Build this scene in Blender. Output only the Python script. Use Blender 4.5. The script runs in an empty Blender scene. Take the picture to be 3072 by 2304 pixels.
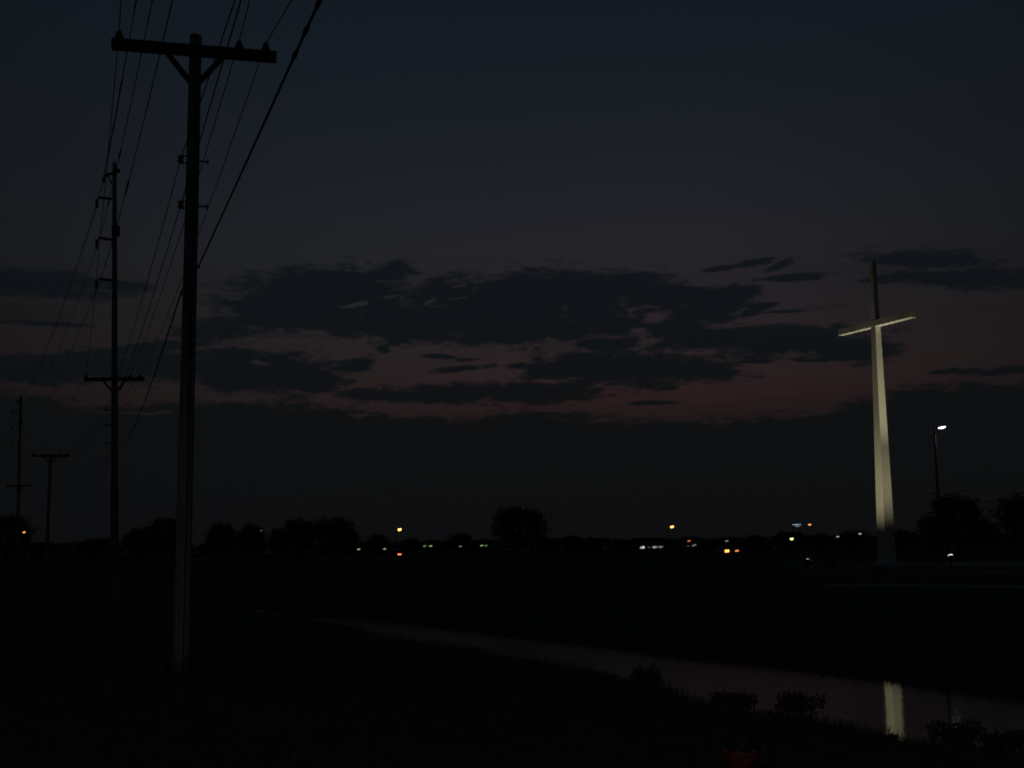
import bpy, math, random
import numpy as np
from mathutils import Vector, Matrix, Euler
random.seed(7); RNG = np.random.default_rng(11)
SC = bpy.context.scene; COL = SC.collection
R = math.radians
# ------------------------------------------------------------------ camera
F = 3800.0; CX, CY = 1536.0, 1152.0; HOR = 1652.0; CAMZ = 1.6
PITCH = math.atan((HOR - CY) / F); ROLL = -0.010
cam_d = bpy.data.cameras.new('camera'); cam = bpy.data.objects.new('camera', cam_d); COL.objects.link(cam)
cam_d.sensor_width = 36; cam_d.lens = F / 3072 * 36; cam_d.clip_end = 6000; cam_d.clip_start = .05
MROT = Euler((math.pi/2 + PITCH, 0, 0)).to_matrix() @ Matrix.Rotation(ROLL, 3, 'Z')
cam.matrix_world = Matrix.Translation((0, 0, CAMZ)) @ MROT.to_4x4()
cam_d.dof.use_dof = True; cam_d.dof.focus_distance = 5.0; cam_d.dof.aperture_fstop = 9.0
SC.camera = cam
def ray(px, py): return (MROT @ Vector(((px-CX)/F, -(py-CY)/F, -1))).normalized()
def at(px, py, Y):                       # the place at distance Y north of the viewpoint seen in that direction
    d = ray(px, py); return Vector((0, 0, CAMZ)) + d * (Y / d.y)
def on_z(px, py, z):
    d = ray(px, py); return Vector((0, 0, CAMZ)) + d * ((z - CAMZ) / d.z)
def proj(p):
    q = MROT.transposed() @ (Vector(p) - Vector((0, 0, CAMZ))); return CX + F*q.x/-q.z, CY - F*q.y/-q.z
def lin(c):
    return tuple((v/255/12.92 if v/255 <= .04045 else ((v/255+.055)/1.055)**2.4) for v in c)
# ------------------------------------------------------------------ world (dusk sky)
SC.view_settings.view_transform = 'Standard'; SC.view_settings.look = 'None'
SC.view_settings.exposure = 0; SC.view_settings.gamma = 1; SC.view_settings.use_curve_mapping = False
W = bpy.data.worlds.new('World'); SC.world = W; W.use_nodes = True
nt = W.node_tree; N = nt.nodes; L = nt.links; N.clear()
def nd(t, **k):
    n = N.new(t)
    for a, b in k.items(): setattr(n, a, b)
    return n
def setin(n, i, v):
    if isinstance(v, bpy.types.NodeSocket): L.new(v, n.inputs[i])
    else: n.inputs[i].default_value = v
def M(op, a, b=0.0, c=0.0, clamp=False):
    n = nd('ShaderNodeMath', operation=op); n.use_clamp = clamp
    setin(n, 0, a); setin(n, 1, b)
    if op in ('MULTIPLY_ADD', 'SMOOTH_MAX', 'SMOOTH_MIN'): setin(n, 2, c)
    return n.outputs[0]
def smooth(x, a, b, lo=0.0, hi=1.0):
    n = nd('ShaderNodeMapRange', interpolation_type='SMOOTHSTEP')
    setin(n, 0, x); n.inputs[1].default_value = a; n.inputs[2].default_value = b
    n.inputs[3].default_value = lo; n.inputs[4].default_value = hi
    return n.outputs[0]
def ramp(x, stops):
    n = nd('ShaderNodeValToRGB'); L.new(x, n.inputs[0]); cr = n.color_ramp
    while len(cr.elements) > 1: cr.elements.remove(cr.elements[0])
    for i, (p, c) in enumerate(stops):
        e = cr.elements[0] if i == 0 else cr.elements.new(p)
        e.position = p; e.color = (*lin(c), 1)
    return n.outputs[0]
def mix(f, a, b):
    n = nd('ShaderNodeMix', data_type='RGBA'); setin(n, 0, f); setin(n, 6, a); setin(n, 7, b); return n.outputs[2]
tc = nd('ShaderNodeTexCoord'); sp = nd('ShaderNodeSeparateXYZ'); L.new(tc.outputs['Generated'], sp.inputs[0])
u = M('ARCTAN2', sp.outputs[0], sp.outputs[1]); v = M('ARCSINE', sp.outputs[2])
K = F * .72                               # angular scale: one unit = one 2212-px pixel
def ang(px, py):
    d = ray(px/.72, py/.72); return math.atan2(d.x, d.y)*K, math.asin(d.z)*K
U = M('MULTIPLY', u, K); V = M('MULTIPLY', v, K)
cb = nd('ShaderNodeCombineXYZ'); L.new(U, cb.inputs[0]); L.new(V, cb.inputs[1])
def noise(scx, scy, det, rough, off=0.0):
    mp = nd('ShaderNodeMapping'); L.new(cb.outputs[0], mp.inputs[0]); mp.inputs['Scale'].default_value = (scx, scy, 1); mp.inputs['Location'].default_value = (off, off*.7, off)
    n = nd('ShaderNodeTexNoise'); L.new(mp.outputs[0], n.inputs['Vector']); n.inputs['Scale'].default_value = 1; n.inputs['Detail'].default_value = det; n.inputs['Roughness'].default_value = rough
    return n
# warp of the cloud coordinates
wn = noise(1/130, 1/48, 3, .55, 3.1)
wv = nd('ShaderNodeVectorMath', operation='MULTIPLY_ADD'); L.new(wn.outputs['Color'], wv.inputs[0]); wv.inputs[1].default_value = (64, 22, 0)
sub = nd('ShaderNodeVectorMath', operation='ADD'); L.new(cb.outputs[0], sub.inputs[0]); sub.inputs[1].default_value = (-32, -11, 0)
L.new(sub.outputs[0], wv.inputs[2]); P = wv.outputs[0]; PC_ = [P]
def chain(f_):                            # ties each blob to the one before, so the shader is evaluated one blob at a time
    n = nd('ShaderNodeVectorMath', operation='MULTIPLY_ADD'); L.new(f_, n.inputs[0]); n.inputs[1].default_value = (1e-7, 1e-7, 0); L.new(P, n.inputs[2]); PC_[0] = n.outputs[0]
def blob(px, py, a, b, tilt=0.0):
    x, y = ang(px, py)
    mp = nd('ShaderNodeMapping', vector_type='TEXTURE'); L.new(PC_[0], mp.inputs[0])
    mp.inputs['Location'].default_value = (x, y, 0); mp.inputs['Rotation'].default_value = (0, 0, R(tilt)); mp.inputs['Scale'].default_value = ((a*1.1, b*1.14, 1e6) if b >= 17 else (a, b, 1e6))
    ln = nd('ShaderNodeVectorMath', operation='LENGTH'); L.new(mp.outputs[0], ln.inputs[0]); return ln.outputs['Value']
CLOUDS = [ # centre, half width, half height, tilt (deg, up to the right)
 (700,640,185,48,3),(600,668,120,34,6),(480,712,90,20,8),(1000,690,120,44,0),(1420,690,60,24,0),
 (690,612,170,26,2),(845,592,52,20,12),(560,692,135,24,8),(690,672,110,34,10),(860,700,150,34,0),(800,650,70,30,6),(960,635,90,30,4),
 (1120,645,150,52,3),(1110,700,170,40,0),(1230,620,60,36,0),(1330,612,110,28,0),(1270,660,70,60,0),(1450,640,110,30,-4),(1510,672,95,30,8),(1570,648,60,24,20),
 (1640,668,36,9,14),(1470,722,75,28,0),(1330,702,60,17,0),(1310,742,72,15,3),(1220,716,50,26,0),(1560,728,110,24,0),(1700,738,170,28,0),(1830,752,90,24,-5),
 (1340,792,170,36,0),(1490,800,110,20,-4),(1200,800,90,20,12),(1150,845,130,22,0),(960,850,180,17,3),(800,855,80,14,0),
 (560,800,150,38,-2),(660,820,70,28,0),(760,788,44,14,10),(300,790,190,26,0),(340,752,120,15,10),(60,796,120,26,0),(500,765,90,14,0),
 (60,610,160,23,0),(250,620,70,12,0),(130,630,60,10,0),(2000,562,110,18,-6),(2120,600,150,18,-6),(1930,600,70,9,0),
 (2200,798,120,8,0),(2070,800,60,6,0),(835,757,15,6,0),(1400,868,46,5,0),(1450,836,22,5,0),(1000,795,60,6,5),(950,768,34,6,0),(1010,775,20,4,0),(1110,790,20,6,0),
 (1700,602,80,7,2),(1620,570,44,7,4),(1690,572,30,8,15),(1560,578,40,4,4),(1700,674,60,3,0),(1840,718,90,3,0),(1630,782,40,4,0),(1760,776,40,4,0),(90,700,110,5,0)]
HOLES = [(1408,682,46,15,8),(1375,712,20,14,0),(1395,738,34,6,5),(770,655,36,5,12),(835,642,30,5,10),(930,652,26,5,30),(990,618,22,4,14),(1000,640,40,4,10),(540,856,118,10,-2),(290,892,84,3.5,0),(860,874,130,6,0),(790,898,50,5,0),(1190,884,130,6,0),(430,834,60,5,0),(560,784,26,5,-8),(1180,822,50,5,0),(50,835,120,13,0),(230,842,120,8,0),(1840,758,2,2,0)]
f = None
for b in CLOUDS:
    g = M('MULTIPLY_ADD', blob(*b), -.5, 1.0)
    f = g if f is None else M('SMOOTH_MAX', f, g, .06)
    chain(f)
# low bank of cloud above the horizon; its edge wanders with bearing
edge = ramp(M('MULTIPLY_ADD', U, 1/4000, .5), [(0,(0,0,0)),(1,(0,0,0))])
er = nd('ShaderNodeFloatCurve'); cm = er.mapping.curves[0]
def eu(px): return ang(px, 900)[0]/4000+.5
def ev(px, py): return ang(px, py)[1]/700
pts = [(0, .30)] + [(eu(x), ev(x, y)) for x, y in ((-400,858),(0,852),(200,880),(420,872),(650,876),(900,906),(1150,893),(1400,908),(1650,908),(1760,892),(1880,862),(2000,838),(2212,826),(2600,820))] + [(1, .31)]
cm.points[0].location = pts[0]; cm.points[1].location = pts[-1]
for p in pts[1:-1]: cm.points.new(*p)
er.mapping.update(); setin(er, 1, M('MULTIPLY_ADD', U, 1/4000, .5))
sP = nd('ShaderNodeSeparateXYZ'); L.new(P, sP.inputs[0])
low = M('MULTIPLY_ADD', M('SUBTRACT', M('MULTIPLY', er.outputs[0], 700.0), sP.outputs[1]), 1/75, .5)
f = M('MAXIMUM', f, M('MINIMUM', low, 1.0))
for b in HOLES:
    chain(f); f = M('SMOOTH_MIN', f, M('MULTIPLY_ADD', blob(*b), .5, .16), .08)
# scattered bands of the same cloud to both sides and behind
side = smooth(M('ABSOLUTE', U), 1250, 1700)
band = noise(1/520, 1/90, 5, .6, 9.0)
bandh = M('MULTIPLY', smooth(V, 120, 260), smooth(V, 520, 760, 1, 0))
f = M('MAXIMUM', f, M('MULTIPLY', side, M('MULTIPLY', bandh, M('MULTIPLY_ADD', band.outputs[0], 3.0, -1.1))))
n1 = noise(1/62, 1/18, 6, .62, 1.7); n2 = noise(1/20, 1/8, 4, .6, 5.3)
fn = M('ADD', M('ADD', f, .07), M('MULTIPLY_ADD', n1.outputs[0], 1.05, -.525)); fn = M('ADD', fn, M('MULTIPLY_ADD', n2.outputs[0], .50, -.25))
cover = smooth(fn, .36, .72)
# faint veils
veil = noise(1/300, 1/34, 4, .5, 7.7)
vb = M('MULTIPLY', M('MULTIPLY', smooth(V, 250, 420), smooth(V, 560, 660, 1, 0)), smooth(veil.outputs[0], .5, .75))
cover = M('MAXIMUM', cover, M('MULTIPLY', vb, .38))
def vv(py): return max(0.0, min(1.0, ang(1106, py)[1]/1600))
VR = M('MULTIPLY', V, 1/1600)
cool = ramp(VR, [(0,(18,16,17)),(vv(900),(34,26,27)),(vv(800),(36,31,32)),(vv(700),(35,33,34)),(vv(560),(32,34,38)),(vv(400),(28,32,38)),(vv(200),(23,29,36)),(vv(0),(19,26,34)),(1,(12,19,29))][::-1])
warm = ramp(VR, [(0,(22,15,16)),(vv(905),(31,23,24)),(vv(865),(41,27,28)),(vv(830),(43,31,32)),(vv(750),(41,33,35)),(vv(650),(38,34,38)),(vv(540),(36,35,40)),(vv(400),(30,33,39)),(vv(200),(24,29,36)),(vv(0),(19,26,34)),(1,(12,19,29))][::-1])
wx = M('DIVIDE', M('SUBTRACT', U, 330.0), 620.0)
wf = M('POWER', 2.718, M('MULTIPLY', M('MULTIPLY', wx, wx), -1.0))
clear = mix(wf, cool, warm)
# sideways fall-off of the after-glow, all the way round
gl = smooth(M('ABSOLUTE', M('SUBTRACT', U, 40.0)), 250, 1600, 0.0, .55)
glow = M('SUBTRACT', 1.0, M('MULTIPLY', gl, smooth(V, 500, 1300, 1.0, .35)))
sc = nd('ShaderNodeVectorMath', operation='SCALE'); L.new(clear, sc.inputs[0]); L.new(glow, sc.inputs[3])
cloudc = ramp(VR, [(0,(11,13,14)),(vv(1150),(11,13,15)),(vv(1000),(10,13,15)),(vv(900),(11,14,16)),(vv(780),(13,17,20)),(vv(640),(14,18,23)),(vv(500),(17,21,27)),(1,(12,17,24))])
skyc = mix(M('MULTIPLY', cover, .96), sc.outputs[0], cloudc)
bg = nd('ShaderNodeBackground'); L.new(skyc, bg.inputs[0]); bg.inputs[1].default_value = 1.0
st = nd('ShaderNodeTexSky', sky_type='NISHITA'); st.sun_disc = False; st.sun_elevation = R(-5); st.sun_rotation = R(7)
bg2 = nd('ShaderNodeBackground'); L.new(st.outputs[0], bg2.inputs[0]); bg2.inputs[1].default_value = 0.006
ad = nd('ShaderNodeAddShader'); L.new(bg.outputs[0], ad.inputs[0]); L.new(bg2.outputs[0], ad.inputs[1])
W.cycles.sampling_method = 'NONE'
wo = nd('ShaderNodeOutputWorld'); L.new(ad.outputs[0], wo.inputs[0])
N.remove(edge.node)
# last light of the sun that has just set ahead, a little right of the middle
sd = bpy.data.lights.new('sun', 'SUN'); sd.energy = .0001; sd.angle = R(40); sd.color = (1, .6, .5)
so = bpy.data.objects.new('sun', sd); COL.objects.link(so); so.rotation_euler = (R(-88), 0, R(-7))
# ------------------------------------------------------------------ materials
def mat(name, c1, c2=None, scale=8.0, rough=.8, stretch=(1, 1, 1), bump=.0, metal=0.0, spec=.3, bscale=None):
    m = bpy.data.materials.new(name); m.use_nodes = True; t = m.node_tree; b = t.nodes['Principled BSDF']
    b.inputs['Roughness'].default_value = rough; b.inputs['Metallic'].default_value = metal; b.inputs['Specular IOR Level'].default_value = spec
    co = t.nodes.new('ShaderNodeTexCoord'); mp = t.nodes.new('ShaderNodeMapping'); mp.inputs['Scale'].default_value = stretch
    t.links.new(co.outputs['Object'], mp.inputs[0])
    n = t.nodes.new('ShaderNodeTexNoise'); n.inputs['Scale'].default_value = scale; n.inputs['Detail'].default_value = 5; t.links.new(mp.outputs[0], n.inputs['Vector'])
    r = t.nodes.new('ShaderNodeValToRGB'); r.color_ramp.elements[0].position = .35; r.color_ramp.elements[1].position = .65
    r.color_ramp.elements[0].color = (*c1, 1); r.color_ramp.elements[1].color = (*(c2 or c1), 1)
    t.links.new(n.outputs[0], r.inputs[0]); t.links.new(r.outputs[0], b.inputs['Base Color'])
    if bump:
        bp = t.nodes.new('ShaderNodeBump'); bp.inputs['Strength'].default_value = bump; bp.inputs['Distance'].default_value = .02
        n2 = t.nodes.new('ShaderNodeTexNoise'); n2.inputs['Scale'].default_value = bscale or scale*4; n2.inputs['Detail'].default_value = 4; t.links.new(mp.outputs[0], n2.inputs['Vector'])
        t.links.new(n2.outputs[0], bp.inputs['Height']); t.links.new(bp.outputs[0], b.inputs['Normal'])
    return m
def emit(name, c, s):
    m = bpy.data.materials.new(name); m.use_nodes = True; b = m.node_tree.nodes['Principled BSDF']
    b.inputs['Base Color'].default_value = (.6, .6, .6, 1); b.inputs['Emission Color'].default_value = (*c, 1); b.inputs['Emission Strength'].default_value = s
    return m
GRASS = mat('grass_ground', (.035, .05, .022), (.07, .08, .04), .6, .95, bump=.6, bscale=14)
BLADE = mat('grass_blade', (.04, .07, .025), (.09, .10, .05), 2, .8)
REED = mat('reed', (.05, .06, .03), (.12, .10, .06), 3, .8)
LEAF = mat('leaf', (.035, .06, .02), (.07, .10, .035), .5, .7)
BARK = mat('bark', (.06, .045, .03), (.12, .095, .07), 6, .9, (1, 1, .2), .5)
WOOD = mat('weathered_pole_wood', (.20, .17, .135), (.36, .31, .26), 10, .85, (1, 1, .06), .6)
WOOD2 = mat('dark_creosote_wood', (.06, .045, .035), (.13, .10, .075), 10, .85, (1, 1, .1), .5)
STEEL = mat('galvanised_steel', (.25, .26, .27), (.38, .39, .40), 20, .45, metal=.8)
DSTEEL = mat('dark_painted_steel', (.03, .03, .035), (.06, .06, .06), 10, .5)
PORC = mat('brown_porcelain', (.05, .025, .018), (.08, .04, .03), 10, .25)
WIREM = mat('aluminium_wire', (.05, .05, .055), (.09, .09, .10), 10, .6, metal=.3)
CABLE = mat('black_cable', (.015, .015, .015), (.03, .03, .03), 10, .6)
CONC = mat('concrete', (.30, .29, .27), (.42, .41, .38), 2.5, .9, bump=.3)
WHITE = mat('white_painted_cladding', (.54, .56, .44), (.80, .78, .70), .7, .6, (1, 1, .25), .15, bscale=6)
REDP = mat('red_hydrant_paint', (.20, .016, .019), (.30, .028, .030), 18, .45, bump=.3)
DARKP = mat('dark_hydrant_paint', (.012, .013, .018), (.025, .025, .03), 18, .5, bump=.3)
WALLM = mat('building_wall', (.18, .16, .14), (.28, .25, .22), 2, .9)
ROOFM = mat('roof_sheet', (.06, .06, .065), (.1, .1, .1), 2, .8)
# ------------------------------------------------------------------ mesh helpers
class MB:
    def __init__(s): s.v = []; s.f = []
    def quadbox(s, c, ax, h):            # centre, 3 axis vectors, half sizes (with top half-size taper option)
        c = Vector(c); A = [Vector(a).normalized() for a in ax]; o = len(s.v)
        for dz in (-1, 1):
            for dx, dy in ((-1, -1), (1, -1), (1, 1), (-1, 1)):
                s.v.append(tuple(c + A[0]*dx*h[0] + A[1]*dy*h[1] + A[2]*dz*h[2]))
        for q in ((0,3,2,1),(4,5,6,7),(0,1,5,4),(1,2,6,5),(2,3,7,6),(3,0,4,7)): s.f.append(tuple(o+i for i in q))
        return s
    def box(s, c, h, rz=0):
        return s.quadbox(c, ((math.cos(rz), math.sin(rz), 0), (-math.sin(rz), math.cos(rz), 0), (0, 0, 1)), h)
    def bar(s, a, b, w, t, up=(0, 0, 1)):
        a = Vector(a); b = Vector(b); z = (b-a).normalized(); x = z.cross(Vector(up))
        if x.length < 1e-4: x = Vector((1, 0, 0))
        x.normalize(); y = x.cross(z)
        return s.quadbox((a+b)/2, (x, y, z), (w, t, (b-a).length/2))
    def tube(s, pts, rad, seg=8, cap=True):
        pts = [Vector(p) for p in pts]; n = len(pts)
        if not hasattr(rad, '__len__'): rad = [rad]*n
        o = len(s.v); px = None
        for i, p in enumerate(pts):
            t = (pts[min(i+1, n-1)] - pts[max(i-1, 0)]).normalized()
            if px is None:
                px = t.cross(Vector((0, 0, 1))) if abs(t.z) < .95 else t.cross(Vector((0, 1, 0)))
            px = (px - t*px.dot(t)).normalized(); py = t.cross(px)
            for k in range(seg):
                a = 2*math.pi*k/seg; s.v.append(tuple(p + (px*math.cos(a) + py*math.sin(a))*rad[i]))
        for i in range(n-1):
            for k in range(seg):
                k2 = (k+1) % seg; s.f.append((o+i*seg+k, o+i*seg+k2, o+(i+1)*seg+k2, o+(i+1)*seg+k))
        if cap:
            s.f.append(tuple(o+k for k in range(seg))[::-1]); s.f.append(tuple(o+(n-1)*seg+k for k in range(seg)))
        return s
    def lathe(s, prof, c=(0, 0, 0), seg=16, ax=(0, 0, 1)):
        ax = Vector(ax).normalized(); c = Vector(c)
        x = ax.cross(Vector((0, 1, .01))).normalized(); y = ax.cross(x); o = len(s.v); n = len(prof)
        for r, z in prof:
            for k in range(seg):
                a = 2*math.pi*k/seg; s.v.append(tuple(c + ax*z + (x*math.cos(a)+y*math.sin(a))*max(r, .0005)))
        for i in range(n-1):
            for k in range(seg):
                k2 = (k+1) % seg; s.f.append((o+i*seg+k, o+i*seg+k2, o+(i+1)*seg+k2, o+(i+1)*seg+k))
        s.f.append(tuple(o+k for k in range(seg))[::-1]); s.f.append(tuple(o+(n-1)*seg+k for k in range(seg)))
        return s
    def mesh(s, name, m, smooth=False):
        me = bpy.data.meshes.new(name); me.from_pydata(s.v, [], s.f); me.materials.append(m); me.validate(); me.update()
        if smooth:
            me.polygons.foreach_set('use_smooth', [True]*len(me.polygons))
            me.set_sharp_from_angle(angle=R(40))
        return me
    def build(s, name, m, parent=None, smooth=False):
        o = bpy.data.objects.new(name, s.mesh(name, m, smooth)); COL.objects.link(o); o.parent = parent; return o
def tag(o, label=None, cat=None, group=None, kind=None):
    for k, x in (('label', label), ('category', cat), ('group', group), ('kind', kind)):
        if x: o[k] = x
    return o
def empty(name, loc, label, cat, group=None, rz=0):
    o = bpy.data.objects.new(name, None); COL.objects.link(o); o.location = loc; o.rotation_euler.z = rz; return tag(o, label, cat, group)
# ------------------------------------------------------------------ terrain
WZ = -1.0
near_px = [(908,1858),(1071,1883),(1125,1902),(1261,1924),(1332,1940),(1451,1956),(1560,1975),(1630,1983),(1722,2005),(1831,2021),(1885,2048),(2000,2065),(2145,2118),(2194,2138),(2291,2147),(2349,2150),(2460,2166),(2581,2184),(2678,2210),(2756,2235),(2860,2248),(2969,2262),(3072,2270)]
far_px = [(860,1845),(1120,1850),(1261,1877),(1386,1894),(1505,1907),(1668,1924),(1830,1946),(2000,1971),(2242,1995),(2412,2017),(2649,2041),(2795,2065),(3072,2099)]
near = [on_z(x, y, WZ) for x, y in near_px]; far = [on_z(x, y, WZ) for x, y in far_px]
near = np.array([(p.x, p.y) for p in near]); far = np.array([(p.x, p.y) for p in far])
near = np.vstack([[(-40, 112), (-22, 80), (-12.4, 59.4), (-9.5, 51.6)], near, [(8.6, 13.6), (13, 9), (22, 0), (40, -18)]])
far = np.vstack([[(-39.3, 112.4), (-21.3, 80.4), (-11.8, 59.8), (-8.9, 52.5)], far, [(11.6, 19.4), (16.5, 14), (26, 4), (45, -14)]])
def segdist(P, L_):
    best = np.full(len(P), 1e9)
    for a, b in zip(L_[:-1], L_[1:]):
        d = b-a; t = np.clip(((P-a)@d)/(d@d), 0, 1); q = a + t[:, None]*d
        best = np.minimum(best, np.hypot(*(P-q).T))
    return best
poly = np.vstack([near, far[::-1]])
def inside(P):
    x, y = P.T; c = np.zeros(len(P), bool); n = len(poly)
    for i in range(n):
        x1, y1 = poly[i]; x2, y2 = poly[(i+1) % n]
        if y1 == y2: continue
        c ^= ((y1 > y) != (y2 > y)) & (x < (x2-x1)*(y-y1)/(y2-y1)+x1)
    return c
def vnoise(x, y, s, seed=0):
    x = x/s + seed*17.3; y = y/s + seed*7.1; xi = np.floor(x); yi = np.floor(y); fx = x-xi; fy = y-yi
    h = lambda a, b: np.modf(np.abs(np.sin(a*127.1+b*311.7+seed)*43758.5453))[0]
    fx = fx*fx*(3-2*fx); fy = fy*fy*(3-2*fy)
    return (h(xi, yi)*(1-fx)+h(xi+1, yi)*fx)*(1-fy) + (h(xi, yi+1)*(1-fx)+h(xi+1, yi+1)*fx)*fy
def height(P):
    P = np.atleast_2d(np.asarray(P, float)); dn = segdist(P, near); df = segdist(P, far); ins = inside(P)
    hn = WZ + 1.25*(1-np.exp(-dn/7.0)); hf = WZ + 1.62*(1-np.exp(-df/9.0))
    t = np.clip((dn-df)/20+.5, 0, 1) if False else (dn > df).astype(float)
    far_r = np.clip((np.hypot(*P.T)-110)/60, 0, 1)          # both sides meet in the distance
    h = hn*(1-t)+hf*t; h = h*(1-far_r) + .45*far_r
    h = np.where(ins, WZ - .5*np.minimum(1, np.minimum(dn, df)/.8), h)
    w = np.clip(np.minimum(dn, df)/6, 0, 1)*(~ins)
    return h + w*((vnoise(P[:, 0], P[:, 1], 5, 1)-.5)*.12 + (vnoise(P[:, 0], P[:, 1], 1.7, 2)-.5)*.04)
def gz(x, y): return float(height([(x, y)])[0])
def ground_at(px, py):
    d = ray(px, py); o = Vector((0, 0, CAMZ)); t = 2.0
    while t < 900:
        p = o + d*t
        if p.z < gz(p.x, p.y): return p
        t *= 1.01
    return o + d*t
def axis(lo, hi, fine_lo, fine_hi, st):
    a = list(np.arange(fine_lo, fine_hi, st)); s = st; x = fine_hi
    while x < hi: a.append(x); s *= 1.16; x += s
    a.append(hi); s = st; x = fine_lo
    b = []
    while x > lo: s *= 1.16; x -= s; b.append(max(x, lo))
    return np.array(b[::-1] + a)
xs = axis(-2600, 2600, -16, 22, .45); ys = axis(-400, 3200, 3, 66, .45)
X, Y = np.meshgrid(xs, ys); Z = height(np.c_[X.ravel(), Y.ravel()])
nx, ny = len(xs), len(ys)
me = bpy.data.meshes.new('ground'); me.from_pydata(np.c_[X.ravel(), Y.ravel(), Z].tolist(), [], [(j*nx+i, j*nx+i+1, (j+1)*nx+i+1, (j+1)*nx+i) for j in range(ny-1) for i in range(nx-1)])
me.materials.append(GRASS); me.polygons.foreach_set('use_smooth', [True]*len(me.polygons))
g = bpy.data.objects.new('ground', me); COL.objects.link(g); g['kind'] = 'structure'
# water
wm = bpy.data.materials.new('stream_water'); wm.use_nodes = True; t = wm.node_tree; b = t.nodes['Principled BSDF']
b.inputs['Base Color'].default_value = (.012, .014, .01, 1); b.inputs['Roughness'].default_value = .05; b.inputs['IOR'].default_value = 1.333
co = t.nodes.new('ShaderNodeTexCoord'); n = t.nodes.new('ShaderNodeTexNoise'); mp = t.nodes.new('ShaderNodeMapping'); mp.inputs['Scale'].default_value = (1.2, 5, 1)
t.links.new(co.outputs['Object'], mp.inputs[0]); t.links.new(mp.outputs[0], n.inputs['Vector']); n.inputs['Scale'].default_value = 3.0; n.inputs['Detail'].default_value = 2
bp = t.nodes.new('ShaderNodeBump'); bp.inputs['Strength'].default_value = .3; bp.inputs['Distance'].default_value = .006
t.links.new(n.outputs[0], bp.inputs['Height']); t.links.new(bp.outputs[0], b.inputs['Normal'])
wp = [(x, y, 0) for x, y in poly]
# sheet a little wider than the channel: the banks cut its edge
ce = (near.mean(0)+far.mean(0))/2
nn = near + np.array([-1.2, -.6]); ff = far + np.array([1.2, .6])
k = min(len(nn), 200); tt = np.linspace(0, 1, 80)
def resample(L_, tt):
    d = np.r_[0, np.cumsum(np.hypot(*np.diff(L_, axis=0).T))]; d /= d[-1]
    return np.c_[np.interp(tt, d, L_[:, 0]), np.interp(tt, d, L_[:, 1])]
A_, B_ = resample(nn, tt), resample(ff, tt)
mb = MB(); mb.v = [(x, y, WZ) for x, y in A_] + [(x, y, WZ) for x, y in B_]; mb.f = [(i, i+80, i+81, i+1) for i in range(79)]
wo_ = mb.build('stream_water', wm); wo_['kind'] = 'structure'
# concrete path and kerb on the far lawn
def strip(name, pxs, w, h, m):
    pts = [ground_at(*p) for p in pxs]; mb = MB(); o = []
    dense = []
    for a, b_ in zip(pts[:-1], pts[1:]):
        n_ = max(2, int((b_-a).length/1.5))
        dense += [a.lerp(b_, i/n_) for i in range(n_)]
    dense.append(pts[-1])
    for i, p in enumerate(dense):
        d = dense[min(i+1, len(dense)-1)] - dense[max(i-1, 0)]; q = Vector((-d.y, d.x, 0)).normalized()
        for s, zz in ((-w, -.15), (-w, h), (w, h), (w, -.15)):
            c = p + q*s; mb.v.append((c.x, c.y, gz(c.x, c.y)+zz))
    for i in range(len(dense)-1):
        for a in range(3): mb.f.append((i*4+a, i*4+a+1, i*4+a+5, i*4+a+4))
    ob = mb.build(name, m); ob['kind'] = 'structure'; return ob
strip('kerb', [(2745,1737),(2860,1730),(3072,1718),(3400,1701)], .10, .13, CONC)
strip('path', [(2480,1760),(2560,1757),(2700,1758),(2850,1762),(3072,1763),(3400,1764)], .45, .04, CONC)
strip('kerb', [(2640,1706),(2690,1702),(2760,1699),(2840,1697)], .10, .13, CONC)
# ------------------------------------------------------------------ memorial cross
CD = 66.0
cb_ = at(2662, 1703, CD); cb_.z = gz(cb_.x, cb_.y)
al, ar = at(2520, 1003, CD*1.04), at(2738, 938, CD*.958)
adir = Vector((ar.x-al.x, ar.y-al.y, 0)).normalized(); arz = math.atan2(adir.y, adir.x)
topz = at(2622, 779, CD).z - cb_.z; armz = at(2628, 978, CD).z - cb_.z + .12
cross = empty('memorial_cross', cb_, 'tall white tapering cross lit from below on the lawn across the stream', 'cross', rz=arz)
mb = MB()
def sq(w, z): return [(-w, -w, z), (w, -w, z), (w, w, z), (-w, w, z)]
def frustum(mb, w0, z0, w1, z1):
    o = len(mb.v); mb.v += sq(w0, z0)+sq(w1, z1)
    for q in ((0,3,2,1),(4,5,6,7),(0,1,5,4),(1,2,6,5),(2,3,7,6),(3,0,4,7)): mb.f.append(tuple(o+i for i in q))
HB, HT, HA = .335, .125, .16
wz = lambda z: HB + (HT-HB)*z/topz
frustum(mb, HB, -.3, wz(armz-.16), armz-.16); mb.build('lower_upright', WHITE, cross)
mb = MB(); frustum(mb, wz(armz+.16)-.01, armz+.16, HT, topz); mb.build('upper_upright', WHITE, cross)
c2 = Vector((cb_.x, cb_.y, 0)); LA = -(Vector((al.x, al.y, 0))-c2).dot(adir); RA = (Vector((ar.x, ar.y, 0))-c2).dot(adir)
LA = RA = (LA+RA)/2
mb = MB().box((0, 0, armz), (LA, wz(armz)+.012, .16)); mb.build('arm', WHITE, cross)
mb = MB().box((0, 0, .05), (.75, .75, .10)); mb.build('plinth', CONC, cross)
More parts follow.
